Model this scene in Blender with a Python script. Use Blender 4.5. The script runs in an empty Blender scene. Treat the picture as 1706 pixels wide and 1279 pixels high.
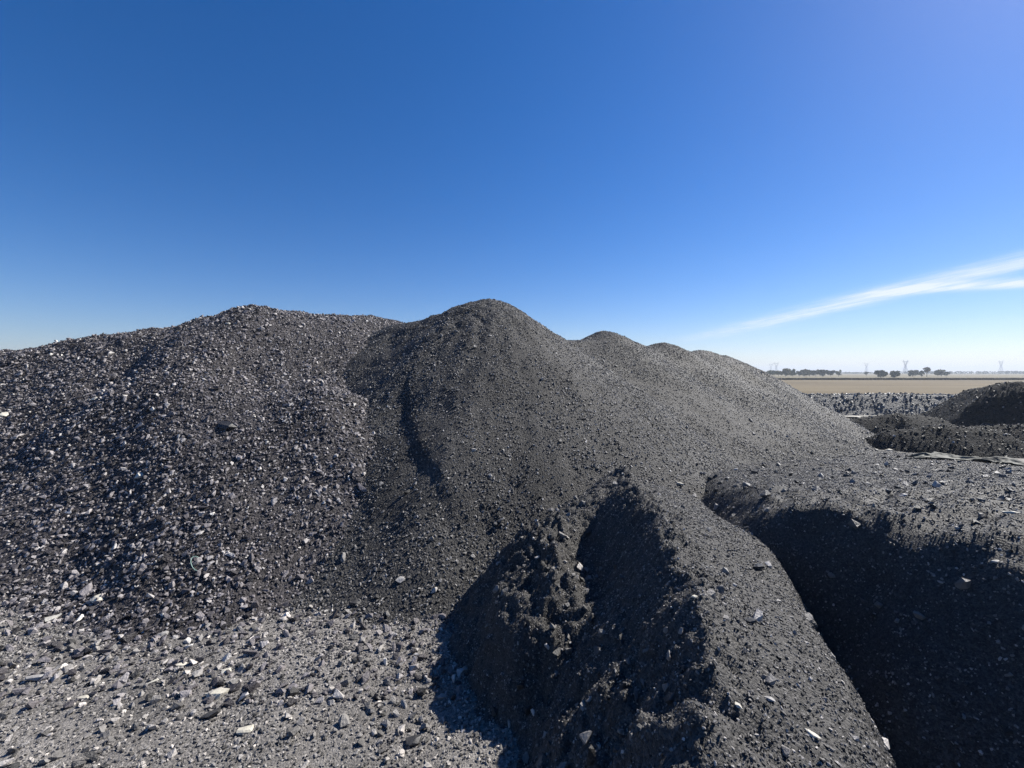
import bpy, bmesh, math, random
import numpy as np
from mathutils import Vector, Matrix

# ------------------------------------------------------------------ camera, sky, sun, exposure
R = math.radians
SC = bpy.context.scene
COL = SC.collection
F = 720.0                      # focal length in photograph pixels (photograph 1706 wide)
CAMZ = 3.0
PITCH = math.atan((639.5 - 620) / F)

cam_d = bpy.data.cameras.new('camera')
cam_d.sensor_width = 36.0
cam_d.lens = 36.0 * F / 1706.0
cam_d.clip_start = 0.05
cam_d.clip_end = 20000.0
cam = bpy.data.objects.new('camera', cam_d)
cam.location = (0, 0, CAMZ)
cam.rotation_euler = (R(90) - PITCH, 0, 0)
COL.objects.link(cam)
SC.camera = cam

SUN_AZ, SUN_EL = R(60), R(41)
SUNV = Vector((math.sin(SUN_AZ) * math.cos(SUN_EL), math.cos(SUN_AZ) * math.cos(SUN_EL), math.sin(SUN_EL)))

world = bpy.data.worlds.new('World')
SC.world = world
world.use_nodes = True
wt = world.node_tree
wt.nodes.clear()


class NT:
    """tiny helper for building node trees"""
    def __init__(s, t):
        s.t = t

    def n(s, kind, **kw):
        nd = s.t.nodes.new(kind)
        for k, v in kw.items():
            setattr(nd, k, v)
        return nd

    def l(s, a, b):
        s.t.links.new(a, b)

    def put(s, sock, v):
        if hasattr(v, 'is_output'):
            s.l(v, sock)
        else:
            sock.default_value = v

    def m(s, op, a, b=None, c=None, clamp=False):
        nd = s.n('ShaderNodeMath', operation=op, use_clamp=clamp)
        s.put(nd.inputs[0], a)
        if b is not None:
            s.put(nd.inputs[1], b)
        if c is not None:
            s.put(nd.inputs[2], c)
        return nd.outputs[0]

    def mix(s, fac, a, b, blend='MIX'):
        nd = s.n('ShaderNodeMix', data_type='RGBA', blend_type=blend)
        s.put(nd.inputs[0], fac)
        s.put(nd.inputs[6], a)
        s.put(nd.inputs[7], b)
        return nd.outputs[2]

    def ramp(s, fac, stops, interp='LINEAR'):
        nd = s.n('ShaderNodeValToRGB')
        cr = nd.color_ramp
        cr.interpolation = interp
        while len(cr.elements) < len(stops):
            cr.elements.new(0.5)
        for e, (p, c) in zip(cr.elements, stops):
            e.position = p
            if not isinstance(c, (tuple, list)):
                c = (c, c, c)
            e.color = (*c[:3], 1)
        s.l(fac, nd.inputs[0])
        return nd.outputs[0]

    def noise(s, vec, scale, detail=4, rough=0.55, out=0):
        nd = s.n('ShaderNodeTexNoise')
        s.l(vec, nd.inputs['Vector'])
        nd.inputs['Scale'].default_value = scale
        nd.inputs['Detail'].default_value = detail
        nd.inputs['Roughness'].default_value = rough
        return nd.outputs[out]


W = NT(wt)
sky = W.n('ShaderNodeTexSky', sky_type='NISHITA')
sky.sun_disc = False
sky.sun_elevation = SUN_EL
sky.sun_rotation = SUN_AZ
sky.altitude = 200
sky.air_density = 1.0
sky.dust_density = 0.3
sky.ozone_density = 2.0
tc = W.n('ShaderNodeTexCoord')
sx = W.n('ShaderNodeSeparateXYZ')
W.l(tc.outputs['Generated'], sx.inputs[0])
zc = W.m('MAXIMUM', sx.outputs[2], 0.02)
px_ = W.m('DIVIDE', sx.outputs[0], zc)      # where the view ray meets the cirrus level
py_ = W.m('DIVIDE', sx.outputs[1], zc)
cv = W.n('ShaderNodeCombineXYZ')
W.l(px_, cv.inputs[0]); W.l(W.m('MULTIPLY', py_, 0.22), cv.inputs[1])
wob = W.m('SUBTRACT', W.noise(cv.outputs[0], 1.1, 5, 0.6), 0.5)
fib = W.noise(cv.outputs[0], 6.0, 6, 0.65)
# first strand runs away from the viewer, nearly along y
c1 = W.m('ADD', W.m('MULTIPLY_ADD', py_, 0.10, 4.22), W.m('MULTIPLY', wob, 0.7))
d1 = W.m('DIVIDE', W.m('SUBTRACT', px_, c1), W.m('MULTIPLY_ADD', py_, 0.034, 0.16))
g1 = W.m('EXPONENT', W.m('MULTIPLY', W.m('MULTIPLY', d1, d1), -1.0))
e1 = W.m('MULTIPLY', W.m('SMOOTH_MIN', W.m('MULTIPLY', W.m('SUBTRACT', 15.0, py_), 0.13), 1.0, 0.2, clamp=True),
         W.m('MULTIPLY', W.m('ADD', py_, 6.0), 0.15, clamp=True))
s1 = W.m('MULTIPLY', g1, e1)
# second strand branches off towards the sun side
bx = W.m('SUBTRACT', px_, 4.55)
c2 = W.m('ADD', W.m('MULTIPLY_ADD', bx, -0.42, 5.35), W.m('MULTIPLY', wob, 0.5))
d2 = W.m('DIVIDE', W.m('SUBTRACT', py_, c2), 0.38)
g2 = W.m('EXPONENT', W.m('MULTIPLY', W.m('MULTIPLY', d2, d2), -1.0))
e2 = W.m('MULTIPLY', W.m('MULTIPLY', W.m('ADD', bx, 0.2), 2.0, clamp=True), W.m('MULTIPLY', W.m('SUBTRACT', 14.0, px_), 0.2, clamp=True))
s2 = W.m('MULTIPLY', g2, e2)
tex = W.m('MULTIPLY_ADD', fib, 2.2, -0.42, clamp=True)
veil = W.m('MULTIPLY', W.m('MULTIPLY', W.m('SUBTRACT', W.noise(cv.outputs[0], 0.9, 6, 0.62), 0.44), 1.6, clamp=True),
           W.m('MULTIPLY', W.m('SUBTRACT', py_, 4.0), 0.12, clamp=True))
veil = W.m('MULTIPLY', veil, W.m('MULTIPLY', W.m('SUBTRACT', px_, 4.2), 0.5, clamp=True))
s1 = W.m('ADD', s1, W.m('MULTIPLY', veil, 0.45))
cl = W.m('MULTIPLY', W.m('ADD', W.m('MULTIPLY', s1, 1.0), W.m('MULTIPLY', s2, 1.3)), tex, clamp=True)
above = W.m('MULTIPLY', W.m('SUBTRACT', sx.outputs[2], 0.03), 22.0, clamp=True)
cl = W.m('MULTIPLY', cl, above)
hs = W.n('ShaderNodeHueSaturation')
hs.inputs['Saturation'].default_value = 1.31
W.l(W.mix(1.0, sky.outputs[0], (0.88, 0.93, 1.16, 1), 'MULTIPLY'), hs.inputs['Color'])   # the camera's cool rendering of the sky
skyc = W.mix(W.m('MULTIPLY', cl, 0.9), hs.outputs[0], (8.8, 9.4, 9.6, 1))
bg = W.n('ShaderNodeBackground')
bg.inputs['Strength'].default_value = 0.055
W.l(skyc, bg.inputs['Color'])
wo = W.n('ShaderNodeOutputWorld')
W.l(bg.outputs[0], wo.inputs['Surface'])

sun_d = bpy.data.lights.new('sun', 'SUN')
sun_d.energy = 5.0
sun_d.angle = R(0.53)
sun_d.color = (1.0, 0.955, 0.88)
sun = bpy.data.objects.new('sun', sun_d)
sun.rotation_euler = SUNV.to_track_quat('Z', 'Y').to_euler()
sun.location = (40, 20, 40)
COL.objects.link(sun)

SC.view_settings.view_transform = 'Standard'
SC.view_settings.look = 'None'
SC.view_settings.exposure = 0.9
SC.view_settings.gamma = 1.0
SC.view_settings.use_curve_mapping = False
SC.render.engine = 'CYCLES'
SC.cycles.max_bounces = 5
SC.cycles.diffuse_bounces = 2
SC.cycles.glossy_bounces = 2
SC.cycles.volume_bounces = 0
SC.cycles.use_denoising = True
SC.cycles.denoising_input_passes = 'RGB_ALBEDO_NORMAL'
SC.cycles.denoising_prefilter = 'NONE'

rng = np.random.default_rng(7)
random.seed(7)


# ------------------------------------------------------------------ noise and terrain
def _hash(ix, iy, seed):
    h = (ix.astype(np.int64) * 374761393 + iy.astype(np.int64) * 668265263 + seed * 974711) & 0x7fffffff
    h = ((h ^ (h >> 13)) * 1274126177) & 0x7fffffff
    return ((h ^ (h >> 16)) & 0xffff) / 65535.0


def vnoise(x, y, seed=0):
    """gradient-free smooth noise, -1..1"""
    ix = np.floor(x); iy = np.floor(y)
    fx = x - ix; fy = y - iy
    fx = fx * fx * fx * (fx * (fx * 6 - 15) + 10); fy = fy * fy * fy * (fy * (fy * 6 - 15) + 10)
    a = _hash(ix, iy, seed); b = _hash(ix + 1, iy, seed)
    c = _hash(ix, iy + 1, seed); d = _hash(ix + 1, iy + 1, seed)
    return (a + (b - a) * fx + (c - a) * fy + (a - b - c + d) * fx * fy) * 2 - 1


def fbm(x, y, sc, octv=4, seed=0, gain=0.5, lac=2.03):
    s = 0; amp = 1.0; t = 0
    for i in range(octv):
        ca, sa = math.cos(0.6 * i + 0.3), math.sin(0.6 * i + 0.3)
        s = s + amp * vnoise((ca * x - sa * y) * sc + 17.3 * i, (sa * x + ca * y) * sc - 9.1 * i, seed + i)
        t += amp; amp *= gain; sc *= lac
    return s / t


def billow(x, y, sc, octv=4, seed=0, gain=0.5):
    s = 0; amp = 1.0; t = 0
    for i in range(octv):
        ca, sa = math.cos(0.7 * i + 0.9), math.sin(0.7 * i + 0.9)
        s = s + amp * np.abs(vnoise((ca * x - sa * y) * sc + 7.7 * i, (sa * x + ca * y) * sc + 3.3 * i, seed + i))
        t += amp; amp *= gain; sc *= 2.1
    return s / t


def sstep(a, b, x):
    t = np.clip((x - a) / (b - a), 0, 1)
    return t * t * (3 - 2 * t)


def smax(a, b, k=0.25):
    m = np.maximum(a, b)
    return m + k * np.log(np.exp((a - m) / k) + np.exp((b - m) / k))


def segd(x, y, p, q):
    """distance to segment p-q and the position along it"""
    dx, dy = q[0] - p[0], q[1] - p[1]
    t = np.clip(((x - p[0]) * dx + (y - p[1]) * dy) / (dx * dx + dy * dy), 0, 1)
    return np.hypot(x - p[0] - t * dx, y - p[1] - t * dy), t


def cone(x, y, px, py, h, s, r):
    d = np.hypot(x - px, y - py)
    return h - s * (np.sqrt(d * d + r * r) - r)


def ridge(x, y, pts, s, r):
    z = None
    for p, q in zip(pts[:-1], pts[1:]):
        d, t = segd(x, y, p, q)
        h = p[2] + (q[2] - p[2]) * t - s * (np.sqrt(d * d + r * r) - r)
        z = h if z is None else np.maximum(z, h)
    return z


def floor_z(x, y):
    near = sstep(45, 28, np.hypot(x, y))
    z = 0.10 * fbm(x, y, 0.35, 3, 3) + 0.03 * fbm(x, y, 1.7, 3, 5)
    z = z + 0.22 * np.exp(-(((x + 7.6) / 2.0) ** 2 + ((y - 5.6) / 0.8) ** 2))     # low gravel bank
    return z * near


def foot(z, x, y, k=0.2, cut=0.06):
    """let a heap run out gently on the floor"""
    f = floor_z(x, y)
    return f + k * np.logaddexp(0, (z - f) / k) - cut


COARSE = [(-30, 9.4, 3.2), (-19, 9.8, 3.35), (-12.8, 11.0, 3.62), (-9.8, 12.1, 4.30), (-7.1, 12.7, 4.97), (-5.6, 14.0, 4.88), (-4.6, 15.6, 5.02), (-1.5, 17.0, 4.8)]


def coarse_z(x, y):
    wx = x + 0.5 * fbm(x, y, 0.35, 2, 21); wy = y + 0.5 * fbm(x, y, 0.35, 2, 22)
    z = ridge(wx, wy, COARSE, 0.75, 1.0)
    z = smax(z, cone(wx, wy, -4.3, 9.7, 2.70, 0.80, 0.9), 0.2)
    z = z + 0.16 * fbm(x, y, 0.6, 3, 11) + 0.07 * fbm(x, y, 2.2, 3, 12) + 0.05 * billow(x, y, 3.5, 3, 14)
    return foot(z, x, y, 0.20, 0.10)


FINE = [(-0.8, 13.4, 5.0), (1.3, 15.2, 4.15), (3.7, 17.0, 4.35), (6.7, 18.8, 4.05), (9.2, 20.8, 3.95), (12.0, 24.0, 3.75)]


def fine_z(x, y):
    wx = x + 0.25 * fbm(x, y, 0.4, 2, 31); wy = y + 0.25 * fbm(x, y, 0.4, 2, 32)
    z = ridge(wx, wy, FINE, 0.70, 0.8)
    for px, py, h, s, r in [(-0.7, 13.4, 5.24, 0.76, 1.0), (3.7, 17.0, 4.66, 0.68, 0.6), (6.7, 18.7, 4.34, 0.66, 0.45),
                            (9.1, 20.8, 4.06, 0.66, 0.5), (10.8, 22.3, 3.88, 0.66, 0.6), (12.0, 23.6, 3.72, 0.68, 0.8)]:
        z = smax(z, cone(wx, wy, px, py, h, s, r), 0.10)
    z = smax(z, ridge(wx, wy, [(-3.4, 13.9, 4.62), (-0.8, 13.6, 4.98)], 0.71, 0.8), 0.22)
    # slump lobe on the near flank: its left edge is a small step
    cx = np.interp(y, [6.3, 6.6, 7.1, 7.8, 8.6, 9.5, 10.2], [-0.95, -1.03, -1.26, -1.77, -2.1, -2.35, -2.35]) + 0.10 * fbm(x, y, 1.2, 3, 33)
    lobe = sstep(-0.02, 0.08, x - cx) * sstep(6.2, 6.9, y) * sstep(10.3, 9.3, y) * sstep(2.8, 0.3, x - cx)
    z = z + 0.075 * lobe
    # downhill rills
    d, t = segd(x, y, FINE[0], FINE[-1])
    a = np.arctan2(x + 0.8, 13.4 - y)
    z = z + 0.09 * sstep(0.3, 2.5, d) * fbm(a * 4.0, d * 0.22, 1.5, 4, 35) + 0.07 * fbm(x, y, 0.9, 3, 36) + 0.03 * fbm(x, y, 4.0, 3, 37)
    rough = sstep(2.4, 0.8, np.hypot((x + 1.6) * 0.7, y - 11.9))
    z = z + 0.16 * rough * (billow(x, y, 1.6, 4, 38) - 0.2)
    return foot(z, x, y, 0.16)


def mound_z(x, y):
    """rough dug heap in front: crest runs towards the viewer, steep broken side on the left"""
    cx = np.interp(y, [0.4, 1.0, 1.8, 3.2, 4.5, 6.8], [0.1, 0.4, 0.85, 1.42, 1.58, 1.74]) + 0.06 * np.sin(y * 3.1)
    wd = np.interp(y, [1.0, 2.4, 3.26, 4.2, 5.1, 6.6], [1.2, 2.0, 2.25, 2.68, 2.82, 2.85]) - cx
    hz = 1.33 + 0.12 * sstep(1.5, 3.2, y) + 0.06 * sstep(3.4, 4.8, y) - 0.08 * sstep(4.8, 6.6, y)
    u = x - cx
    right = hz - 0.20 * np.maximum(u, 0) - 0.10 * np.maximum(u, 0) ** 2 - 0.95 * np.maximum(u - wd, 0) - 0.5 * np.maximum(u - wd + 0.3, 0) ** 2
    left = hz - np.interp(y, [2.0, 3.5, 5.0], [1.4, 1.25, 1.02]) * (np.sqrt(np.maximum(-u, 0) ** 2 + 0.03) - 0.17)
    z = np.where(u > 0, right, left)
    z = z - 1.1 * np.maximum(y - 6.5, 0) - 0.5 * np.maximum(1.2 - y, 0)
    # broad broken shoulder that stands out of the shade
    sh = ridge(x, y, [(1.75, 6.8, 1.40), (0.86, 5.8, 1.18), (0.36, 5.3, 0.95), (0.26, 4.9, 0.72)], 1.3, 0.42)
    sh = np.maximum(sh, cone(x, y, 0.58, 4.35, 0.80, 1.25, 0.42))
    sh = np.maximum(sh, cone(x, y, 0.85, 2.75, 0.74, 1.2, 0.28))
    # low lumpy apron left of the shade: gently sloping top, steep broken edge
    for ax, ay, ah, ar, sy in ((0.46, 4.85, 0.84, 0.60, 0.60), (0.78, 2.75, 0.62, 0.50, 0.8)):
        d = np.hypot(x - ax, (y - ay) * sy) + 0.12 * fbm(x, y, 2.2, 3, 57)
        sh = np.maximum(sh, ah - 0.42 * d - 1.5 * np.maximum(d - ar, 0))
    z = smax(z, sh, 0.07)
    lum = sstep(0.15, -0.5, u)
    cl = np.exp(-(((x - 0.35) / 0.5) ** 2 + ((y - 4.9) / 1.3) ** 2)) + 0.8 * np.exp(-(((x - 0.6) / 0.5) ** 2 + ((y - 2.7) / 0.6) ** 2))
    z = z + cl * (0.30 * (billow(x, y, 3.6, 3, 55, 0.6) - 0.26) + 0.14 * (billow(x, y, 8.5, 2, 56) - 0.3))
    z = z - 0.20 * np.exp(-(((x - 0.98) / 0.28) ** 2 + ((y - 4.8) / 1.0) ** 2)) + 0.07 * np.exp(-(((x - 0.45) / 0.35) ** 2 + ((y - 4.7) / 0.8) ** 2))
    rim = np.exp(-(u / 0.25) ** 2) + 0.6 * sstep(-0.7, -1.2, u)
    z = z + (0.04 + 0.10 * lum + 0.16 * rim) * (billow(x, y, 2.6, 4, 51, 0.6) - 0.25) + 0.05 * fbm(x, y, 2.0, 4, 52)
    z = z + (0.016 + 0.05 * rim + 0.03 * lum) * billow(x, y, 8.0, 3, 53)
    z = foot(z, x, y, 0.06, 0.03)
    return z


def bank_z(x, y):
    """broad rounded bank on the right; its flank towards the near mound lies in shade"""
    yk = [0.5, 2.2, 3.2, 4.0, 4.6, 5.2, 6.5, 8.4, 9.4, 11.0, 13.5]
    xw = x + 0.30 * fbm(x, y, 0.8, 3, 61)
    ex = np.interp(y, yk, [4.5, 4.2, 4.0, 3.9, 3.6, 3.30, 3.45, 3.7, 3.0, 2.5, 2.5])
    top = np.interp(y, [0.5, 2.2, 4.0, 4.6, 5.2, 6.5, 8.4, 9.4, 11.0, 12.5, 14.5, 17.0], [1.72, 1.72, 1.66, 1.58, 1.46, 1.30, 1.02, 0.86, 0.68, 0.52, 0.28, 0.0])
    top = top * sstep(15.0, 12.0, x + 0.12 * (9 - y))
    u = xw - ex
    k = 0.16
    face = -1.30 * k * np.logaddexp(0, -u / k)
    z = top + face + 0.05 * fbm(x, y, 0.7, 3, 62) + 0.03 * fbm(x, y, 2.6, 4, 63)
    nr = sstep(8.0, 5.0, y) * sstep(-0.9, 0.2, u) + 0.25 * sstep(0.0, -0.6, u)
    z = z + (0.015 + 0.19 * nr) * (billow(x, y, 1.9, 4, 64, 0.58) - 0.22)
    return foot(z, x, y, 0.10, 0.03)


def far_pile_z(x, y):
    z = ridge(x, y, [(27.2, 28.4, 0.25), (26.7, 25.2, 1.95), (25.8, 22.4, 2.5), (27.2, 17.5, 2.35), (29.5, 13.0, 1.6)], 1.02, 0.35)
    return z + 0.12 * (billow(x, y, 0.9, 4, 71) - 0.2) + 0.06 * fbm(x, y, 2.2, 3, 72)


def dflat(x, y, pts, w):
    d = None
    for p, q in zip(pts[:-1], pts[1:]):
        e, t = segd(x, y, p, q)
        d = e if d is None else np.minimum(d, e)
    d = d + 0.25 * fbm(x, y, 0.8, 3, 83)
    return np.sqrt(np.maximum(d - w, 0) ** 2 + 0.04) - 0.2


def low_a_z(x, y):
    z = ridge(x, y, [(16.6, 21.2, 0.70), (18.6, 20.8, 1.02), (20.6, 21.0, 0.80)], 1.0, 0.5)
    return z + 0.07 * (billow(x, y, 1.0, 3, 81) - 0.2) + 0.03 * fbm(x, y, 2.0, 2, 82)


def low_b_z(x, y):
    z = ridge(x, y, [(14.8, 16.9, 0.66), (16.6, 16.5, 0.98), (18.2, 16.2, 0.80)], 1.05, 0.5)
    return z + 0.07 * (billow(x, y, 1.0, 3, 85) - 0.2) + 0.03 * fbm(x, y, 2.0, 2, 86)


def low_c_z(x, y):
    z = ridge(x, y, [(19.6, 18.2, 0.72), (21.6, 17.6, 0.90), (24.0, 16.6, 0.6)], 1.0, 0.5)
    return z + 0.07 * (billow(x, y, 1.0, 3, 87) - 0.2) + 0.03 * fbm(x, y, 2.0, 2, 88)


def berm_z(x, y):
    yc = 31.6 - 0.02 * (x - 20)
    h = 1.36 + 0.05 * fbm(x, y, 0.3, 2, 91)
    z = h - 0.95 * np.maximum(np.abs(y - yc) - 0.6, 0)
    return z + 0.08 * (billow(x, y, 1.0, 3, 92) - 0.2) + 0.05 * fbm(x, y, 2.0, 3, 93)


ALL_Z = [floor_z, coarse_z, fine_z, mound_z, bank_z]


# ------------------------------------------------------------------ materials
MATS = {}


def new_mat(name):
    m = bpy.data.materials.new(name)
    m.use_nodes = True
    t = m.node_tree
    b = t.nodes['Principled BSDF']
    return m, NT(t), b


def grain_mat(name, dark, light, pale, grain, rough=0.6, bump=0.5, pale_share=0.05, tint=(1, 1, 1), patch=0.35, spec=0.2):
    """crushed stone too small to pick apart: cell-wise colour and relief"""
    m, n, b = new_mat(name)
    tc = n.n('ShaderNodeTexCoord')
    v = tc.outputs['Object']
    warp = n.n('ShaderNodeVectorMath', operation='ADD')
    n.l(v, warp.inputs[0])
    nz = n.n('ShaderNodeTexNoise'); n.l(v, nz.inputs['Vector']); nz.inputs['Scale'].default_value = grain * 0.7
    sc = n.n('ShaderNodeVectorMath', operation='SCALE'); n.l(nz.outputs['Color'], sc.inputs[0]); sc.inputs['Scale'].default_value = 0.6 / grain
    n.l(sc.outputs[0], warp.inputs[1])
    outs = []
    for k, g in enumerate((grain, grain * 2.3)):
        vo = n.n('ShaderNodeTexVoronoi'); n.l(warp.outputs[0], vo.inputs['Vector']); vo.inputs['Scale'].default_value = g
        outs.append(vo)
    rnd = n.n('ShaderNodeSeparateColor'); n.l(outs[0].outputs['Color'], rnd.inputs[0])
    rnd2 = n.n('ShaderNodeSeparateColor'); n.l(outs[1].outputs['Color'], rnd2.inputs[0])
    r = n.m('MULTIPLY_ADD', rnd2.outputs[0], 0.45, n.m('MULTIPLY', rnd.outputs[0], 0.55))
    mid = tuple((a * 0.6 + c * 0.4) for a, c in zip(dark, light))
    col = n.ramp(r, [(0.08, dark), (0.5, mid), (0.85, light), (min(0.995, 1.0 - pale_share), light), (1.0, pale)])
    big = n.noise(v, 0.55, 5, 0.6)
    f = n.ramp(big, [(0.3, 1.0 - patch), (0.7, 1.0 + patch * 0.6)])
    col = n.mix(1.0, col, f, 'MULTIPLY')
    col = n.mix(1.0, col, (*tint, 1), 'MULTIPLY')
    n.l(col, b.inputs['Base Color'])
    b.inputs['Roughness'].default_value = rough
    b.inputs['Specular IOR Level'].default_value = spec
    h = n.m('ADD', n.m('MULTIPLY', outs[0].outputs['Distance'], -1.0), n.m('MULTIPLY', outs[1].outputs['Distance'], -0.4))
    h = n.m('ADD', h, n.m('MULTIPLY', r, 0.5))
    bp = n.n('ShaderNodeBump'); bp.inputs['Strength'].default_value = bump; bp.inputs['Distance'].default_value = 0.9 / grain
    n.l(h, bp.inputs['Height']); n.l(bp.outputs[0], b.inputs['Normal'])
    MATS[name] = m
    return m


def stone_mat(name, stops, rough=(0.28, 0.7), grain=30.0):
    """single stones: one tone per stone from its own random number, dusty mottling on the faces"""
    m, n, b = new_mat(name)
    oi = n.n('ShaderNodeObjectInfo')
    tc = n.n('ShaderNodeTexCoord')
    col = n.ramp(oi.outputs['Random'], stops)
    mo = n.noise(tc.outputs['Object'], 2.2, 5, 0.65)
    f = n.ramp(mo, [(0.3, 0.7), (0.7, 1.25)])
    col = n.mix(1.0, col, f, 'MULTIPLY')
    n.l(col, b.inputs['Base Color'])
    rr = n.n('ShaderNodeMapRange'); n.l(mo, rr.inputs[0])
    rr.inputs[1].default_value = 0.3; rr.inputs[2].default_value = 0.7
    rr.inputs[3].default_value = rough[0]; rr.inputs[4].default_value = rough[1]
    n.l(rr.outputs[0], b.inputs['Roughness'])
    b.inputs['Specular IOR Level'].default_value = 0.3
    bp = n.n('ShaderNodeBump'); bp.inputs['Strength'].default_value = 0.35; bp.inputs['Distance'].default_value = 0.1
    n.l(n.noise(tc.outputs['Object'], 5.0, 4, 0.6), bp.inputs['Height']); n.l(bp.outputs[0], b.inputs['Normal'])
    MATS[name] = m
    return m


def plain_mat(name, col, rough=0.8, var=0.25, scale=4.0, bump=0.0, spec=0.4):
    m, n, b = new_mat(name)
    tc = n.n('ShaderNodeTexCoord')
    f = n.ramp(n.noise(tc.outputs['Object'], scale, 5, 0.6), [(0.3, 1 - var), (0.7, 1 + var)])
    c = n.mix(1.0, (*col, 1), f, 'MULTIPLY')
    n.l(c, b.inputs['Base Color'])
    b.inputs['Roughness'].default_value = rough
    b.inputs['Specular IOR Level'].default_value = spec
    if bump:
        bp = n.n('ShaderNodeBump'); bp.inputs['Strength'].default_value = bump; bp.inputs['Distance'].default_value = 0.05
        n.l(n.noise(tc.outputs['Object'], scale * 2.5, 6, 0.65), bp.inputs['Height']); n.l(bp.outputs[0], b.inputs['Normal'])
    MATS[name] = m
    return m


K = 0.80
g3 = lambda v, w=0.0: (K * v * (1 + w), K * v, K * v * (1 - w))
grain_mat('floor_grit', g3(0.11, .06), g3(0.31, .07), g3(0.65, .09), 55, 0.75, 0.6, 0.05, patch=0.5)
grain_mat('coarse_grit', g3(0.022, .03), g3(0.10, .04), g3(0.45, .05), 34, 0.65, 0.7, 0.04, tint=(1.03, 0.97, 1.02), patch=0.5)  # darkened so gaps between the lumps read black: shade put into the colour
grain_mat('fine_grit', g3(0.022, .03), g3(0.092, .045), g3(0.35, .05), 34, 0.65, 0.7, 0.03, patch=0.55)  # likewise darker than its stones, shade of the gaps put into the colour
grain_mat('coal_grit', g3(0.020, .03), g3(0.105, .05), g3(0.32, .06), 60, 0.65, 0.6, 0.03)
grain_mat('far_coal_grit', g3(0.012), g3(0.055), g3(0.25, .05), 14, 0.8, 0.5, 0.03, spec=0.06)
grain_mat('berm_grit', g3(0.06, -.04), g3(0.17, -.02), g3(0.4), 9, 0.7, 0.5, 0.04)
stone_mat('stone_floor', [(0.0, g3(.04, .03)), (0.35, g3(.15, .05)), (0.78, g3(.33, .06)), (0.96, g3(.47, .08)), (1.0, g3(.72, .1))])
stone_mat('stone_coarse', [(0.0, (.012, .011, .012)), (0.35, (.066, .060, .064)), (0.75, (.215, .197, .200)), (0.93, (.34, .315, .305)), (0.988, (.45, .425, .40)), (1.0, (.70, .67, .61))])
stone_mat('stone_fine', [(0.0, g3(.02, .03)), (0.4, g3(.10, .045)), (0.85, g3(.27, .045)), (0.98, g3(.40, .05)), (1.0, g3(.65, .05))])
stone_mat('stone_coal', [(0.0, g3(.018, .03)), (0.4, g3(.095, .045)), (0.9, g3(.28, .06)), (1.0, g3(.55, .07))])
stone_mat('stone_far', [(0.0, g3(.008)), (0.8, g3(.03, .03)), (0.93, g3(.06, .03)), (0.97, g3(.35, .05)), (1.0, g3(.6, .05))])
stone_mat('stone_berm', [(0.0, g3(.07, -.03)), (0.6, g3(.18, -.02)), (0.95, g3(.28, 0)), (1.0, g3(.5, .03))])


# ------------------------------------------------------------------ object helpers
def link(o, parent=None):
    COL.objects.link(o)
    if parent is not None:
        o.parent = parent
    return o


def tag(o, label=None, cat=None, group=None, kind=None):
    if label: o['label'] = label
    if cat: o['category'] = cat
    if group: o['group'] = group
    if kind: o['kind'] = kind
    return o


def mesh_np(name, verts, quads, mat, smooth=True):
    me = bpy.data.meshes.new(name)
    me.vertices.add(len(verts)); me.vertices.foreach_set('co', np.asarray(verts, np.float32).ravel())
    q = np.asarray(quads, np.int32); k = q.shape[1]
    me.loops.add(q.size); me.loops.foreach_set('vertex_index', q.ravel())
    me.polygons.add(len(q)); me.polygons.foreach_set('loop_start', np.arange(0, q.size, k, dtype=np.int32))
    me.update(calc_edges=True)
    me.polygons.foreach_set('use_smooth', np.full(len(q), smooth))
    me.materials.append(MATS[mat])
    return me


def axis(lo, hi, step, far_lo=None, far_hi=None, grow=1.25):
    a = list(np.arange(lo, hi + 1e-6, step))
    if far_hi is not None:
        s = step
        while a[-1] < far_hi:
            s = min(s * grow, 300); a.append(a[-1] + s)
    if far_lo is not None:
        s = step; b = [a[0]]
        while b[-1] > far_lo:
            s = min(s * grow, 400); b.append(b[-1] - s)
        a = b[:0:-1] + a
    return np.array(a)


def height_mesh(name, fn, xs, ys, mat, under=None, keep=None):
    X, Y = np.meshgrid(xs, ys)
    Z = fn(X, Y)
    nx, ny = len(xs), len(ys)
    V = np.stack([X.ravel(), Y.ravel(), Z.ravel()], 1)
    i = np.arange(nx * ny).reshape(ny, nx)
    Q = np.stack([i[:-1, :-1], i[:-1, 1:], i[1:, 1:], i[1:, :-1]], -1).reshape(-1, 4)
    ok = np.ones(nx * ny, bool)
    if under is not None:
        ok &= (Z > under(X, Y) - 0.12).ravel()
    if keep is not None:
        ok &= keep(X, Y).ravel()
    Q = Q[ok[Q].any(1)]
    used = np.unique(Q)
    mp = np.full(nx * ny, -1); mp[used] = np.arange(len(used))
    me = mesh_np(name, V[used], mp[Q], mat)
    return link(bpy.data.objects.new(name, me))



# ------------------------------------------------------------------ stone shapes
def hull_mesh(name, pts, mat):
    bm = bmesh.new()
    for p in pts:
        bm.verts.new(p)
    r = bmesh.ops.convex_hull(bm, input=bm.verts)
    junk = [g for g in r['geom_interior'] if isinstance(g, bmesh.types.BMVert)] + [v for v in bm.verts if not v.link_faces]
    bmesh.ops.delete(bm, geom=list(set(junk)), context='VERTS')
    bmesh.ops.dissolve_limit(bm, angle_limit=R(9), verts=bm.verts, edges=bm.edges)
    bmesh.ops.triangulate(bm, faces=bm.faces)
    me = bpy.data.meshes.new(name)
    bm.to_mesh(me); bm.free()
    if mat:
        me.materials.append(MATS[mat])
    return me


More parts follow.
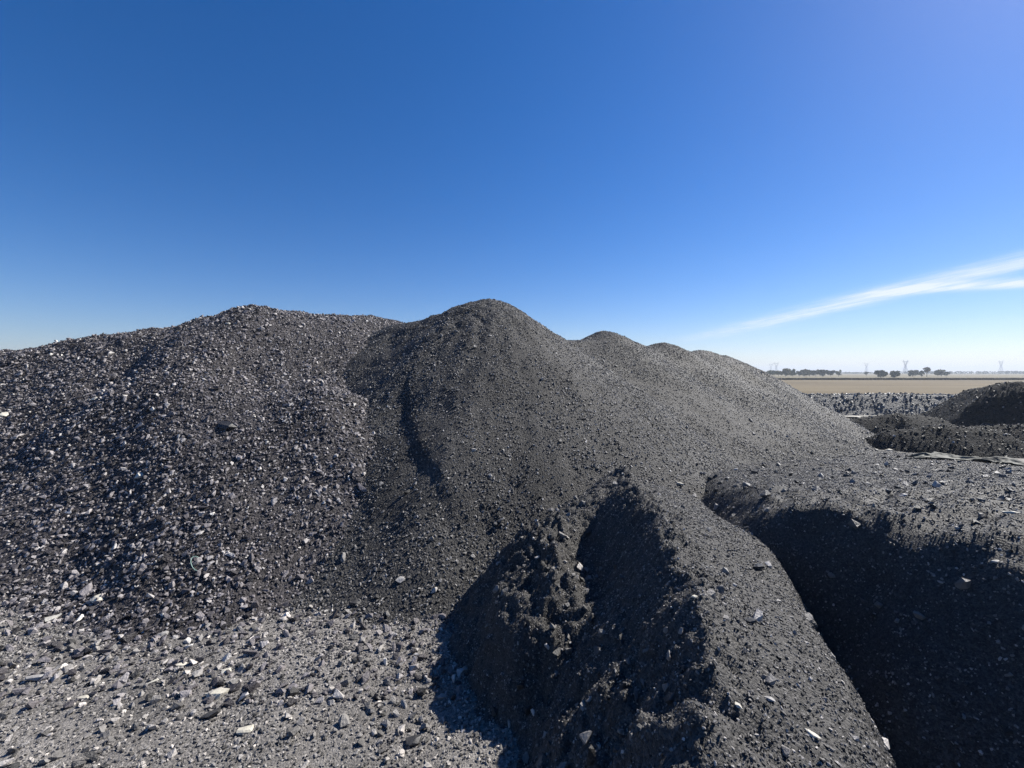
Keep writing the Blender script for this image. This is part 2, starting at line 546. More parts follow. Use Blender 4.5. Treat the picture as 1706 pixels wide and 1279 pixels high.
def stone_points(k, n, flat):
    r = np.random.default_rng(100 + k)
    p = r.normal(size=(n, 3))
    p /= np.linalg.norm(p, axis=1)[:, None]
    p = np.sign(p) * np.abs(p) ** 0.8           # a little boxy
    p *= r.uniform(0.36, 0.56, size=(n, 1))
    p *= np.array([r.uniform(0.95, 1.3), r.uniform(0.7, 1.0), flat * r.uniform(0.85, 1.15)])
    return p


NV = 10
SHAPES = {}


def shapes(mat):
    if mat not in SHAPES:
        SHAPES[mat] = [hull_mesh('stone', stone_points(k, 13 + k % 4, (0.5, 0.65, 0.8)[k % 3]), mat) for k in range(NV)]
    return SHAPES[mat]


def scatter_tree(mat):
    """geometry nodes: one stone shape on every point, turned and sized by the point's own values"""
    ng = bpy.data.node_groups.new('stone scatter ' + mat, 'GeometryNodeTree')
    ng.interface.new_socket('Geometry', in_out='INPUT', socket_type='NodeSocketGeometry')
    ng.interface.new_socket('Geometry', in_out='OUTPUT', socket_type='NodeSocketGeometry')
    gi = ng.nodes.new('NodeGroupInput'); go = ng.nodes.new('NodeGroupOutput')
    g2i = ng.nodes.new('GeometryNodeGeometryToInstance')
    for k, me in reversed(list(enumerate(shapes(mat)))):
        o = bpy.data.objects.new('stone shape', me)
        oi = ng.nodes.new('GeometryNodeObjectInfo')
        oi.inputs['Object'].default_value = o
        ng.links.new(oi.outputs['Geometry'], g2i.inputs[0])
    iop = ng.nodes.new('GeometryNodeInstanceOnPoints')
    ng.links.new(gi.outputs[0], iop.inputs['Points'])
    ng.links.new(g2i.outputs[0], iop.inputs['Instance'])
    iop.inputs['Pick Instance'].default_value = True

    def attr(nm, ty):
        a = ng.nodes.new('GeometryNodeInputNamedAttribute'); a.data_type = ty
        a.inputs['Name'].default_value = nm
        return a.outputs['Attribute']
    ng.links.new(attr('shape', 'INT'), iop.inputs['Instance Index'])
    ng.links.new(attr('turn', 'FLOAT_VECTOR'), iop.inputs['Rotation'])
    ng.links.new(attr('size', 'FLOAT_VECTOR'), iop.inputs['Scale'])
    ng.links.new(iop.outputs[0], go.inputs[0])
    return ng


def in_view(P, margin=0.12, near=1.2):
    u = P[:, 0] / np.maximum(P[:, 1], 0.01); v = (P[:, 2] - CAMZ) / np.maximum(P[:, 1], 0.01)
    return (P[:, 1] > near) & (np.abs(u) < 853 / F + margin) & (v > -659 / F - margin * 1.5)


def top_surface(x, y, skip=None):
    z = None
    for f in ALL_Z:
        if f is skip:
            continue
        h = f(x, y)
        z = h if z is None else np.maximum(z, h)
    return z


def strew(owner, fn, mat, area, layers, singles, seed, part='stone', rest='gravel', dens=None, sink=0.18, behind=None):
    """layers: (stones per square metre, smallest, largest, power) - sizes follow a power law.
    The largest in view become parts of their own, the rest one part of kind stuff."""
    r = np.random.default_rng(seed)
    x0, x1, y0, y1 = area
    Ps, Ss = [], []
    for (den, lo, hi, pw) in layers:
        n = int(den * (x1 - x0) * (y1 - y0))
        x = r.uniform(x0, x1, n); y = r.uniform(y0, y1, n)
        z = fn(x, y)
        other = top_surface(x, y, fn)
        d = np.hypot(x, y)
        size = lo * (hi / lo) ** (r.uniform(0, 1, n) ** pw)
        ok = (z > other - 0.03) & (size > 0.0011 * d)          # nothing that would be lost in the picture
        if dens is not None:
            ok &= r.uniform(0, 1, n) < dens(x, y, size)
        P = np.stack([x, y, z], 1)
        ok &= in_view(P)
        if behind is not None:
            ok &= behind(x, y)
        Ps.append(P[ok]); Ss.append(size[ok])
    P = np.concatenate(Ps); S = np.concatenate(Ss)
    n = len(P)
    e = 0.04
    gx = (fn(P[:, 0] + e, P[:, 1]) - fn(P[:, 0] - e, P[:, 1])) / (2 * e)
    gy = (fn(P[:, 0], P[:, 1] + e) - fn(P[:, 0], P[:, 1] - e)) / (2 * e)
    # most stones lie flat on the slope, some stand on edge
    ax = np.arctan(gy).clip(-1, 1) + r.normal(0, 0.45, n)
    ay = -np.arctan(gx).clip(-1, 1) + r.normal(0, 0.45, n)
    rot = np.stack([ax, ay, r.uniform(0, 6.283, n)], 1)
    # rotation about z first (spin), then the tilt: euler XYZ applies x, y, z in that order, so pre-rotate the tilt
    c, s_ = np.cos(rot[:, 2]), np.sin(rot[:, 2])
    rot[:, 0], rot[:, 1] = ax * c + ay * s_, -ax * s_ + ay * c
    scl = S[:, None] * r.uniform(0.8, 1.2, (n, 3))
    idx = r.integers(0, NV, n)
    P[:, 2] += S * sink
    d = np.hypot(P[:, 0], P[:, 1])
    u = np.abs(P[:, 0] / P[:, 1]); v = (P[:, 2] - CAMZ) / P[:, 1]
    shown = (u < 853 / F) & (v > -659 / F)
    # hidden behind a nearer surface?
    cand = np.argsort(-(S / d) * shown)[:singles * 4]
    C = P[cand]; hid = np.zeros(len(cand), bool)
    for t in np.linspace(0.25, 0.97, 14):
        zz = CAMZ + (C[:, 2] - CAMZ) * t
        hid |= top_surface(C[:, 0] * t, C[:, 1] * t) > zz + 0.02
    big = cand[~hid][:singles]
    ms = shapes(mat)
    for i in big:
        o = bpy.data.objects.new(part, ms[idx[i]])
        o.location = P[i]; o.rotation_euler = rot[i]; o.scale = scl[i]
        link(o, owner)
    rest_i = np.setdiff1d(np.arange(n), big)
    me = bpy.data.meshes.new(rest)
    me.vertices.add(len(rest_i)); me.vertices.foreach_set('co', P[rest_i].astype(np.float32).ravel())
    for nm, ty, key, arr in (('size', 'FLOAT_VECTOR', 'vector', scl), ('turn', 'FLOAT_VECTOR', 'vector', rot)):
        a = me.attributes.new(nm, ty, 'POINT'); a.data.foreach_set(key, arr[rest_i].astype(np.float32).ravel())
    a = me.attributes.new('shape', 'INT', 'POINT'); a.data.foreach_set('value', idx[rest_i].astype(np.int32))
    o = link(bpy.data.objects.new(rest, me), owner)
    md = o.modifiers.new('scatter', 'NODES'); md.node_group = scatter_tree(mat)
    tag(o, kind='stuff')
    me.materials.append(MATS[mat])
    print(rest, owner.name, n)
    return o


def at_pixel(px, py, skip=()):
    """where the line of sight through a photograph pixel meets the heaps or the floor"""
    u, v = (px - 853) / F, (620 - py) / F
    Y = np.arange(1.3, 45, 0.004)
    z = top_surface(u * Y, Y)
    k = np.argmax(z > CAMZ + v * Y)
    return float(u * Y[k]), float(Y[k]), float(z[k])


# ------------------------------------------------------------------ the setting: ground, field
ground = height_mesh('ground', floor_z, axis(-9, 5, 0.045, -2900, 2900), axis(1.2, 8, 0.045, -60, 3000), 'floor_grit')
tag(ground, 'grey gravel ground of the yard', kind='structure')

# ------------------------------------------------------------------ the heaps
coarse = height_mesh('coarse_stone_pile', coarse_z, np.arange(-26, 0.5, 0.075), np.arange(3.6, 19, 0.075), 'coarse_grit', floor_z)
tag(coarse, 'long heap of coarse dark grey stone lumps at the left of the picture', 'stone pile')
fine = height_mesh('fine_gravel_pile', fine_z, np.arange(-8, 22, 0.075), np.arange(4.4, 33, 0.075), 'fine_grit', floor_z)
tag(fine, 'tallest dark heap of fine crushed stone with a row of humps running off behind', 'gravel pile')
mound = height_mesh('coal_mound', mound_z, np.arange(-1.6, 4.4, 0.022), np.arange(0.5, 8.2, 0.022), 'coal_grit', floor_z)
tag(mound, 'lumpy black coal mound with one sunlit flank in front of the tallest heap', 'coal mound')
bank = height_mesh('coal_bank', bank_z, np.arange(1.6, 16, 0.045), np.arange(0.3, 18, 0.045), 'coal_grit', floor_z)
tag(bank, 'low spread bank of fine coal with a deep shaded edge', 'coal bank')


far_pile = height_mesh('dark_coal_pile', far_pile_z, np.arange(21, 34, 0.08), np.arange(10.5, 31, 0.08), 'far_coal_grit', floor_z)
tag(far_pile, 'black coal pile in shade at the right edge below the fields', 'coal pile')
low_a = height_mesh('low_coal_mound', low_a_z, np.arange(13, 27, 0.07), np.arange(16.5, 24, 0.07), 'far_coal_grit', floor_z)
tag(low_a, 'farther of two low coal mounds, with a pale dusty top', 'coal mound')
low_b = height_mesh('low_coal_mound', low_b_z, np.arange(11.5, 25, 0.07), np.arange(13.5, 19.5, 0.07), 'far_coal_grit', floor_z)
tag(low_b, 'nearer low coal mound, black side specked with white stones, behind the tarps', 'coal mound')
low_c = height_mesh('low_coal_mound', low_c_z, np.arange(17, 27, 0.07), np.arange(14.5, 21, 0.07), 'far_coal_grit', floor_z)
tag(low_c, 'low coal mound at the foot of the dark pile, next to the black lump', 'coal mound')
berm = height_mesh('stone_berm', berm_z, np.arange(9, 70, 0.14), np.arange(29, 34.5, 0.10), 'berm_grit', floor_z)
tag(berm, 'long low bluish grey stone embankment along the near edge of the field', 'embankment')

plain_mat('track_dirt', (0.15, 0.145, 0.13), 0.9, 0.15, 0.8)
track = height_mesh('track', lambda x, y: floor_z(x, y) + 0.07, np.arange(9, 60, 0.5), np.arange(25.5, 30.2, 0.5), 'track_dirt')
tag(track, kind='structure')


def field_mat(name, c1, c2, c3, row):
    m, n, b = new_mat(name)
    tc = n.n('ShaderNodeTexCoord')
    mp = n.n('ShaderNodeMapping'); n.l(tc.outputs['Object'], mp.inputs[0]); mp.inputs['Scale'].default_value = (0.006, row, 1)
    mp.inputs['Rotation'].default_value = (0, 0, 0.01)
    st = n.noise(mp.outputs[0], 1.0, 6, 0.7)
    col = n.ramp(st, [(0.3, c1), (0.5, c2), (0.72, c3)])
    f = n.ramp(n.noise(tc.outputs['Object'], 0.03, 4, 0.6), [(0.3, 0.86), (0.7, 1.12)])
    n.l(n.mix(1.0, col, f, 'MULTIPLY'), b.inputs['Base Color'])
    b.inputs['Roughness'].default_value = 0.95
    b.inputs['Specular IOR Level'].default_value = 0.1
    bp = n.n('ShaderNodeBump'); bp.inputs['Strength'].default_value = 0.6; bp.inputs['Distance'].default_value = 0.15
    n.l(st, bp.inputs['Height']); n.l(bp.outputs[0], b.inputs['Normal'])
    MATS[name] = m


field_mat('tilled_soil', (0.098, 0.074, 0.042), (0.14, 0.111, 0.068), (0.175, 0.144, 0.09), 0.09)
field_mat('stubble', (0.145, 0.118, 0.075), (0.17, 0.148, 0.09), (0.17, 0.13, 0.095), 0.03)
near_field = height_mesh('field', lambda x, y: 0.03 + 0 * x, np.linspace(-2800, 2800, 15), np.linspace(47, 172, 4), 'tilled_soil')
tag(near_field, kind='structure')
far_field = height_mesh('field', lambda x, y: 0.05 + 0 * x, np.linspace(-2800, 2800, 15), np.linspace(166, 2950, 8), 'stubble')
tag(far_field, kind='structure')

# a strip of dry standing crop between the two fields
plain_mat('dry_crop', (0.20, 0.15, 0.085), 0.9, 0.3, 0.5)


def crop_strip():
    r = np.random.default_rng(31)
    V, Q = [], []
    n = 9000
    x = r.uniform(70, 330, n); y = r.uniform(165, 171, n) ; h = r.uniform(0.45, 0.85, n); w = r.uniform(0.10, 0.30, n); a = r.uniform(-1, 1, n)
    for i in range(n):
        dx, dy = w[i] * math.cos(a[i]), w[i] * math.sin(a[i])
        k = len(V)
        V += [(x[i] - dx, y[i] - dy, 0.03), (x[i] + dx, y[i] + dy, 0.03), (x[i] + dx * 1.3, y[i] + dy + 0.1, h[i]), (x[i] - dx * 1.3, y[i] - dy + 0.1, h[i])]
        Q.append((k, k + 1, k + 2, k + 3))
    return mesh_np('standing_crop', V, Q, 'dry_crop', False)


crop = link(bpy.data.objects.new('standing_crop', crop_strip()))
tag(crop, 'thin brown strip of dry standing crop between two fields', 'crop', kind='stuff')


# ------------------------------------------------------------------ trees, woodland, pylons
def leaf_cloud(r, centres, radii, n, leaf):
    """n small leaf faces spread through the shells of several clumps"""
    V = np.zeros((n * 4, 3)); Q = np.arange(n * 4).reshape(n, 4)
    pick = r.integers(0, len(centres), n)
    d = r.normal(size=(n, 3)); d /= np.linalg.norm(d, axis=1)[:, None]
    p = centres[pick] + d * radii[pick] * (r.uniform(0.25, 1.0, (n, 1)) ** 0.45)
    a = r.normal(size=(n, 3)); a /= np.linalg.norm(a, axis=1)[:, None]
    b = np.cross(a, r.normal(size=(n, 3))); b /= np.linalg.norm(b, axis=1)[:, None]
    l = leaf * r.uniform(0.6, 1.3, (n, 1))
    V[0::4] = p - a * l; V[1::4] = p - b * l * 0.6; V[2::4] = p + a * l; V[3::4] = p + b * l * 0.6
    return V, Q


def trunk_mesh(name, r, h, rad, limbs):
    bm = bmesh.new()

    def tube(pts, rads):
        rings = []
        for (p, q) in zip(pts, rads):
            rings.append([bm.verts.new((p[0] + q * math.cos(t), p[1] + q * math.sin(t), p[2])) for t in np.linspace(0, 2 * math.pi, 7)[:-1]])
        for A, B in zip(rings[:-1], rings[1:]):
            for k in range(6):
                bm.faces.new((A[k], A[(k + 1) % 6], B[(k + 1) % 6], B[k]))
    tube([(0, 0, -0.1), (0.05, 0, h * 0.35), (0.0, 0.05, h * 0.75)], [rad, rad * 0.75, rad * 0.35])
    for k in range(limbs):
        t = 2 * math.pi * k / limbs + r.uniform(0, 1)
        z0 = h * r.uniform(0.25, 0.45); L = h * 0.33
        tube([(0, 0, z0), (L * 0.5 * math.cos(t), L * 0.5 * math.sin(t), z0 + L * 0.5), (L * math.cos(t), L * math.sin(t), z0 + L * 0.8)], [rad * 0.5, rad * 0.35, rad * 0.15])
    me = bpy.data.meshes.new(name)
    bm.to_mesh(me); bm.free()
    me.materials.append(MATS['bark'])
    return me


plain_mat('bark', (0.10, 0.08, 0.06), 0.9, 0.2)
plain_mat('leaf_green', (0.10, 0.12, 0.045), 0.8, 0.35, 0.7)
plain_mat('leaf_olive', (0.20, 0.175, 0.08), 0.8, 0.35, 0.7)
plain_mat('leaf_dark', (0.065, 0.082, 0.035), 0.8, 0.35, 0.7)
plain_mat('leaf_brown', (0.16, 0.125, 0.07), 0.8, 0.3, 0.7)


def tree(label, cat, px, Y, h, w, mat, seed, group, low=0.25, leaves=420, name='tree'):
    r = np.random.default_rng(seed)
    x = (px - 853) / F * Y
    root = bpy.data.objects.new(name, None)
    root.empty_display_size = 0.5
    root.location = (x, Y, 0.05)
    link(root)
    tag(root, label, cat, group)
    k = 13
    c = r.normal(size=(k, 3)); c /= np.linalg.norm(c, axis=1)[:, None]
    c *= r.uniform(0.3, 0.72, (k, 1))
    zc = h * (low + 1) / 2; rz = h * (1 - low) / 2
    cen = np.stack([c[:, 0] * w / 2, c[:, 1] * w / 2, zc + c[:, 2] * rz], 1)
    rad = np.stack([r.uniform(0.22, 0.42, k) * w * 0.55] * 2 + [r.uniform(0.25, 0.42, k) * rz], 1)
    V, Q = leaf_cloud(r, cen, rad, leaves, 0.045 * (w + h))
    V[:, 2] = np.maximum(V[:, 2], 0.02)
    link(bpy.data.objects.new('trunk', trunk_mesh('trunk', r, h, 0.03 * h, 4)), root)
    link(bpy.data.objects.new('crown', mesh_np('crown', V, Q, mat, False)), root)
    return root


ROW = 'trees in the row at the field end'
row = [(1274, 4.2, 4.0, 'leaf_olive', 'small olive tree half hidden by the stone heap, first of the row'),
       (1286, 5.1, 5.2, 'leaf_green', 'green tree standing next to the heap, second of the tree row'),
       (1297, 5.0, 4.6, 'leaf_olive', 'yellowish tree, third of the row from the heap'),
       (1309, 5.9, 5.6, 'leaf_olive', 'tallest and widest yellow green tree of the row'),
       (1321, 5.3, 4.6, 'leaf_green', 'green tree just after the tallest of the row'),
       (1331, 4.4, 4.2, 'leaf_dark', 'low dark tree, dip in the middle of the row'),
       (1340, 5.4, 4.6, 'leaf_olive', 'yellowish tree after the low dark one in the row'),
       (1349, 5.2, 4.6, 'leaf_green', 'green rounded tree, fourth from the open end of the row'),
       (1359, 5.3, 4.4, 'leaf_dark', 'dark tree, third from the open end of the row'),
       (1370, 5.2, 5.2, 'leaf_dark', 'broad dark tree, second from the open end of the row'),
       (1383, 5.2, 4.8, 'leaf_dark', 'dark round tree at the open end of the row')]
for i, (px, h, w, mt, lb) in enumerate(row):
    tree(lb, 'tree', px, 305 + 6 * (i % 3), h, w * 1.3, mt, 200 + i, ROW, 0.03, 1100)
tree('single round olive green tree standing apart from the row', 'tree', 1397, 306, 5.0, 4.9, 'leaf_green', 230, None, 0.12)
tree('tiny lone tree below a pylon in the middle of the gap', 'tree', 1443, 360, 3.9, 3.2, 'leaf_green', 231, None)
tree('larger of two dark bushes standing in the far field', 'bush', 1467, 238, 4.7, 8.2, 'leaf_dark', 232, 'pair of dark bushes', 0.02, 900, 'bush')
tree('smaller brownish bush touching the larger dark bush', 'bush', 1490, 240, 4.1, 6.4, 'leaf_dark', 233, 'pair of dark bushes', 0.02, 700, 'bush')
tree('wide grey green bush beside the tallest pylon', 'bush', 1520, 300, 5.2, 8.5, 'leaf_dark', 234, None, 0.03, 800, 'bush')
tree('small dark bush between the wide bush and the brown tree', 'bush', 1535, 304, 4.9, 4.6, 'leaf_dark', 238, None, 0.03, 500, 'bush')
tree('brown lollipop shaped tree between two bushes', 'tree', 1544, 290, 6.6, 4.8, 'leaf_brown', 235, None, 0.42)
tree('flat domed bush next to the brown tree', 'bush', 1568, 305, 5.0, 10.0, 'leaf_dark', 236, None, 0.02, 900, 'bush')


def woodland(name, x0, x1, Y, h, mat, seed, label):
    r = np.random.default_rng(seed)
    n = int((x1 - x0) / 3.0)
    cen = np.stack([r.uniform(x0, x1, n), r.uniform(Y, Y + 25, n), np.full(n, h * 0.5)], 1)
    hh = h * (0.75 + 0.3 * fbm(cen[:, 0], cen[:, 1] * 0, 0.02, 3, seed))
    cen[:, 2] = hh * 0.5
    V, Q = leaf_cloud(r, cen, np.stack([np.full(n, 4.0), np.full(n, 3.0), hh * 0.5], 1), n * 26, 1.1)
    V[:, 2] = np.maximum(V[:, 2], 0.06)
    o = link(bpy.data.objects.new(name, mesh_np(name, V, Q, mat, False)))
    return tag(o, label, 'woodland', kind='stuff')


woodland('distant_woodland', 470, 760, 900, 5.6, 'leaf_green', 41, 'faint low green woodland on the horizon behind the lone tree')
woodland('distant_woodland', 700, 1150, 760, 6.6, 'leaf_dark', 42, 'long bluish woodland on the horizon at the right edge')

plain_mat('galvanised_steel', (0.42, 0.43, 0.45), 0.5, 0.1, 1.0)


def bars_mesh(name, bars, t):
    V, Q = [], []
    for (a, b) in bars:
        a = Vector(a); b = Vector(b); d = (b - a).normalized()
        u = d.cross(Vector((0.3, 1, 0.1))).normalized() * t / 2; w = d.cross(u).normalized() * t / 2
        k = len(V)
        for p in (a, b):
            V += [p + u + w, p - u + w, p - u - w, p + u - w]
        Q += [(k, k + 1, k + 5, k + 4), (k + 1, k + 2, k + 6, k + 5), (k + 2, k + 3, k + 7, k + 6), (k + 3, k, k + 4, k + 7), (k, k + 3, k + 2, k + 1), (k + 4, k + 5, k + 6, k + 7)]
    return mesh_np(name, [tuple(v) for v in V], Q, 'galvanised_steel', False)


def pylon(label, px, Y, h, t):
    root = bpy.data.objects.new('pylon', None)
    root.location = ((px - 853) / F * Y, Y, 0.05)
    root.rotation_euler = (0, 0, 0.2)
    link(root); tag(root, label, 'pylon', 'high voltage pylons on the horizon')
    wz = h * 0.58
    body = []
    lv = [0, 0.14, 0.28, 0.40, 0.50, 0.58]
    hw = lambda f: 0.095 * h * (1 - f / 0.58) + 0.030 * h
    for f0, f1 in zip(lv[:-1], lv[1:]):
        a, b = hw(f0), hw(f1)
        ca = [(sx * a, sy * a, f0 * h) for sx, sy in ((1, 1), (-1, 1), (-1, -1), (1, -1))]
        cb = [(sx * b, sy * b, f1 * h) for sx, sy in ((1, 1), (-1, 1), (-1, -1), (1, -1))]
        for k in range(4):
            body += [(ca[k], cb[k]), (ca[k], cb[(k + 1) % 4]), (cb[k], cb[(k + 1) % 4])]
    link(bpy.data.objects.new('tower_body', bars_mesh('tower_body', body, t)), root)
    for s in (-1, 1):
        arm = []
        b = 0.03 * h
        for yy in (-b, b):
            arm += [((s * b, yy, wz), (s * 0.17 * h, yy * 0.6, 0.86 * h)), ((0, yy, wz), (s * 0.125 * h, yy * 0.6, 0.86 * h))]
        for f in (0.25, 0.5, 0.75):
            arm += [((s * (b + (0.17 * h - b) * f), -b * 0.8, wz + (0.86 * h - wz) * f), (s * 0.125 * h * f, b * 0.8, wz + (0.86 * h - wz) * f))]
        link(bpy.data.objects.new('fork_arm', bars_mesh('fork_arm', arm, t)), root)
        horn = [((s * 0.17 * h, 0, 0.86 * h), (s * 0.20 * h, 0, h)), ((s * 0.125 * h, 0, 0.86 * h), (s * 0.20 * h, 0, h)), ((s * 0.2 * h, 0, h), (s * 0.25 * h, 0, 0.97 * h))]
        link(bpy.data.objects.new('earth_wire_horn', bars_mesh('earth_wire_horn', horn, t)), root)
    beam = []
    for yy in (-0.015 * h, 0.015 * h):
        beam += [((-0.29 * h, yy, 0.86 * h), (0.29 * h, yy, 0.86 * h)), ((-0.27 * h, yy, 0.90 * h), (0.27 * h, yy, 0.90 * h))]
    for k in range(9):
        x = (-0.27 + 0.0675 * k) * h
        beam += [((x, 0, 0.86 * h), (min(x + 0.0675 * h, 0.27 * h), 0, 0.90 * h))]
    link(bpy.data.objects.new('crossbeam', bars_mesh('crossbeam', beam, t)), root)


pylon('faint pylon half hidden behind the tree row, nearer the heap', 1284, 1350, 31, 0.22)
pylon('fork topped pylon rising above the tree row, second from the heap', 1293, 1150, 30, 0.24)
pylon('pylon standing over the tiny lone tree', 1443, 1150, 29, 0.22)
pylon('pale pylon between the dark bush pair and the wide bush', 1508, 950, 30, 0.32)
pylon('lone pylon above the long woodland near the right edge', 1667, 1080, 33, 0.27)

# ------------------------------------------------------------------ haze: the air over the plain
hz = bpy.data.materials.new('haze_air'); hz.use_nodes = True
hn = NT(hz.node_tree); hz.node_tree.nodes.clear()
pv = hn.n('ShaderNodeVolumePrincipled'); pv.inputs['Color'].default_value = (0.70, 0.78, 0.88, 1); pv.inputs['Density'].default_value = 0.0005
pv.inputs['Anisotropy'].default_value = 0.2
ho = hn.n('ShaderNodeOutputMaterial'); hn.l(pv.outputs[0], ho.inputs['Volume'])
MATS['haze_air'] = hz
bx0, bx1, by0, by1, bz0, bz1 = -3300, 3300, -450, 3500, -2.0, 42.0
cor = [(x, y, z) for z in (bz0, bz1) for y in (by0, by1) for x in (bx0, bx1)]
haze = link(bpy.data.objects.new('haze', mesh_np('haze', cor, [(0, 2, 3, 1), (4, 5, 7, 6), (0, 1, 5, 4), (2, 6, 7, 3), (0, 4, 6, 2), (1, 3, 7, 5)], 'haze_air', False)))
tag(haze, 'thin pale haze over the plain', 'haze', kind='stuff')


# ------------------------------------------------------------------ stones
def dens_coarse(x, y, size):
    n = fbm(x, y, 0.8, 3, 111)
    bigpatch = sstep(-0.45, 0.35, n + 0.35 * sstep(8.5, 6.5, y))
    return np.where(size > 0.055, 0.25 + 0.75 * bigpatch, 1.0)


def dens_fine(x, y, size):
    a = np.arctan2(x + 0.8, 13.4 - y); d = np.hypot(x + 0.8, y - 13.4)
    n = fbm(a * 6, d * 0.3, 1.4, 3, 113)                       # streaks running downhill
    low = sstep(1.6, 0.2, fine_z(x, y) - floor_z(x, y))        # coarser pieces roll to the foot
    return np.where(size > 0.05, 0.15 + 0.85 * low + 0.3 * (n > 0.2), 0.35 + 0.65 * sstep(-0.4, 0.3, n))


def dens_floor(x, y, size):
    n = fbm(x, y, 0.9, 3, 115)
    return np.where(size > 0.045, sstep(-0.3, 0.45, n) * 0.8 + 0.1, 0.55 + 0.45 * sstep(-0.3, 0.3, -n))


def dens_foot(x, y, size):
    return sstep(-0.55, 0.05, coarse_z(x, y) - floor_z(x, y)) * 0.9


strew(coarse, coarse_z, 'stone_coarse', (-16, -0.5, 3.8, 15.5),
      [(260, 0.034, 0.105, 1.6), (480, 0.022, 0.05, 1.0), (0.9, 0.11, 0.20, 1.5)], 300, 1, dens=dens_coarse)
strew(fine, fine_z, 'stone_fine', (-6, 17, 4.8, 25), [(750, 0.018, 0.048, 1.5), (14, 0.05, 0.12, 2.2)], 80, 2, dens=dens_fine)
strew(ground, floor_z, 'stone_floor', (-8.5, 1.5, 2.6, 8), [(1500, 0.013, 0.036, 1.3), (110, 0.036, 0.11, 2.2)], 260, 3, dens=dens_floor)
strew(ground, floor_z, 'stone_coarse', (-8.5, 0.5, 3.8, 8), [(160, 0.03, 0.12, 1.8)], 60, 13, dens=dens_foot)
def dens_mound(x, y, size):
    cl = np.exp(-(((x - 0.45) / 0.5) ** 2 + ((y - 4.9) / 1.2) ** 2)) + 0.7 * np.exp(-(((x - 0.75) / 0.45) ** 2 + ((y - 2.7) / 0.6) ** 2))
    return np.where(size > 0.04, 0.04 + 0.9 * cl, 1.0)


strew(mound, mound_z, 'stone_coal', (-1.2, 3.6, 1.0, 7.6), [(2600, 0.009, 0.022, 1.3), (45, 0.025, 0.09, 2.4), (70, 0.04, 0.11, 1.6)], 180, 4, dens=dens_mound)
strew(bank, bank_z, 'stone_coal', (2.0, 15, 1.5, 17), [(1100, 0.011, 0.028, 1.3), (14, 0.035, 0.14, 2.2)], 120, 5)

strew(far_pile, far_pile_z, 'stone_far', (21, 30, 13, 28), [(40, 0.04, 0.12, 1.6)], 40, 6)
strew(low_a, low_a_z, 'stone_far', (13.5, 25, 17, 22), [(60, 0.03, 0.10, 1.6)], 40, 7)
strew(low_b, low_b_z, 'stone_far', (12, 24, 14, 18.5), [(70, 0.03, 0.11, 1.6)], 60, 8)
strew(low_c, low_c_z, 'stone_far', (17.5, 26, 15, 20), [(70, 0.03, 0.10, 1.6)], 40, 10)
strew(berm, berm_z, 'stone_berm', (14, 44, 29.4, 33), [(40, 0.06, 0.24, 1.6)], 120, 9)


# ------------------------------------------------------------------ single stones one can point to
stone_mat('pale_stone', [(0.0, (0.44, 0.41, 0.34)), (1.0, (0.52, 0.50, 0.44))], (0.6, 0.85))
stone_mat('grey_stone', [(0.0, (0.24, 0.23, 0.22)), (1.0, (0.30, 0.29, 0.28))], (0.5, 0.8))
stone_mat('black_stone', [(0.0, (0.03, 0.03, 0.032)), (1.0, (0.045, 0.044, 0.044))], (0.4, 0.7))


def lone_stone(px, py, wpx, tall, turn, mat, label, seed, flat=0.55, name='stone'):
    x, y, z = at_pixel(px, py)
    w = wpx * y / F
    r = np.random.default_rng(seed)
    p = stone_points(seed, 22, 1.0)
    p = p / np.abs(p).max(0)
    p *= np.array([0.5, 0.5 * tall, 0.5 * flat * max(tall, 0.45)])
    me = hull_mesh('stone', p * w, mat)
    for poly in me.polygons:
        poly.use_smooth = False
    o = bpy.data.objects.new(name, me)
    o.location = (x, y, z + 0.16 * w * flat)
    o.rotation_euler = (r.uniform(-0.25, 0.25), r.uniform(-0.2, 0.2), turn)
    link(o)
    return tag(o, label, 'stone')


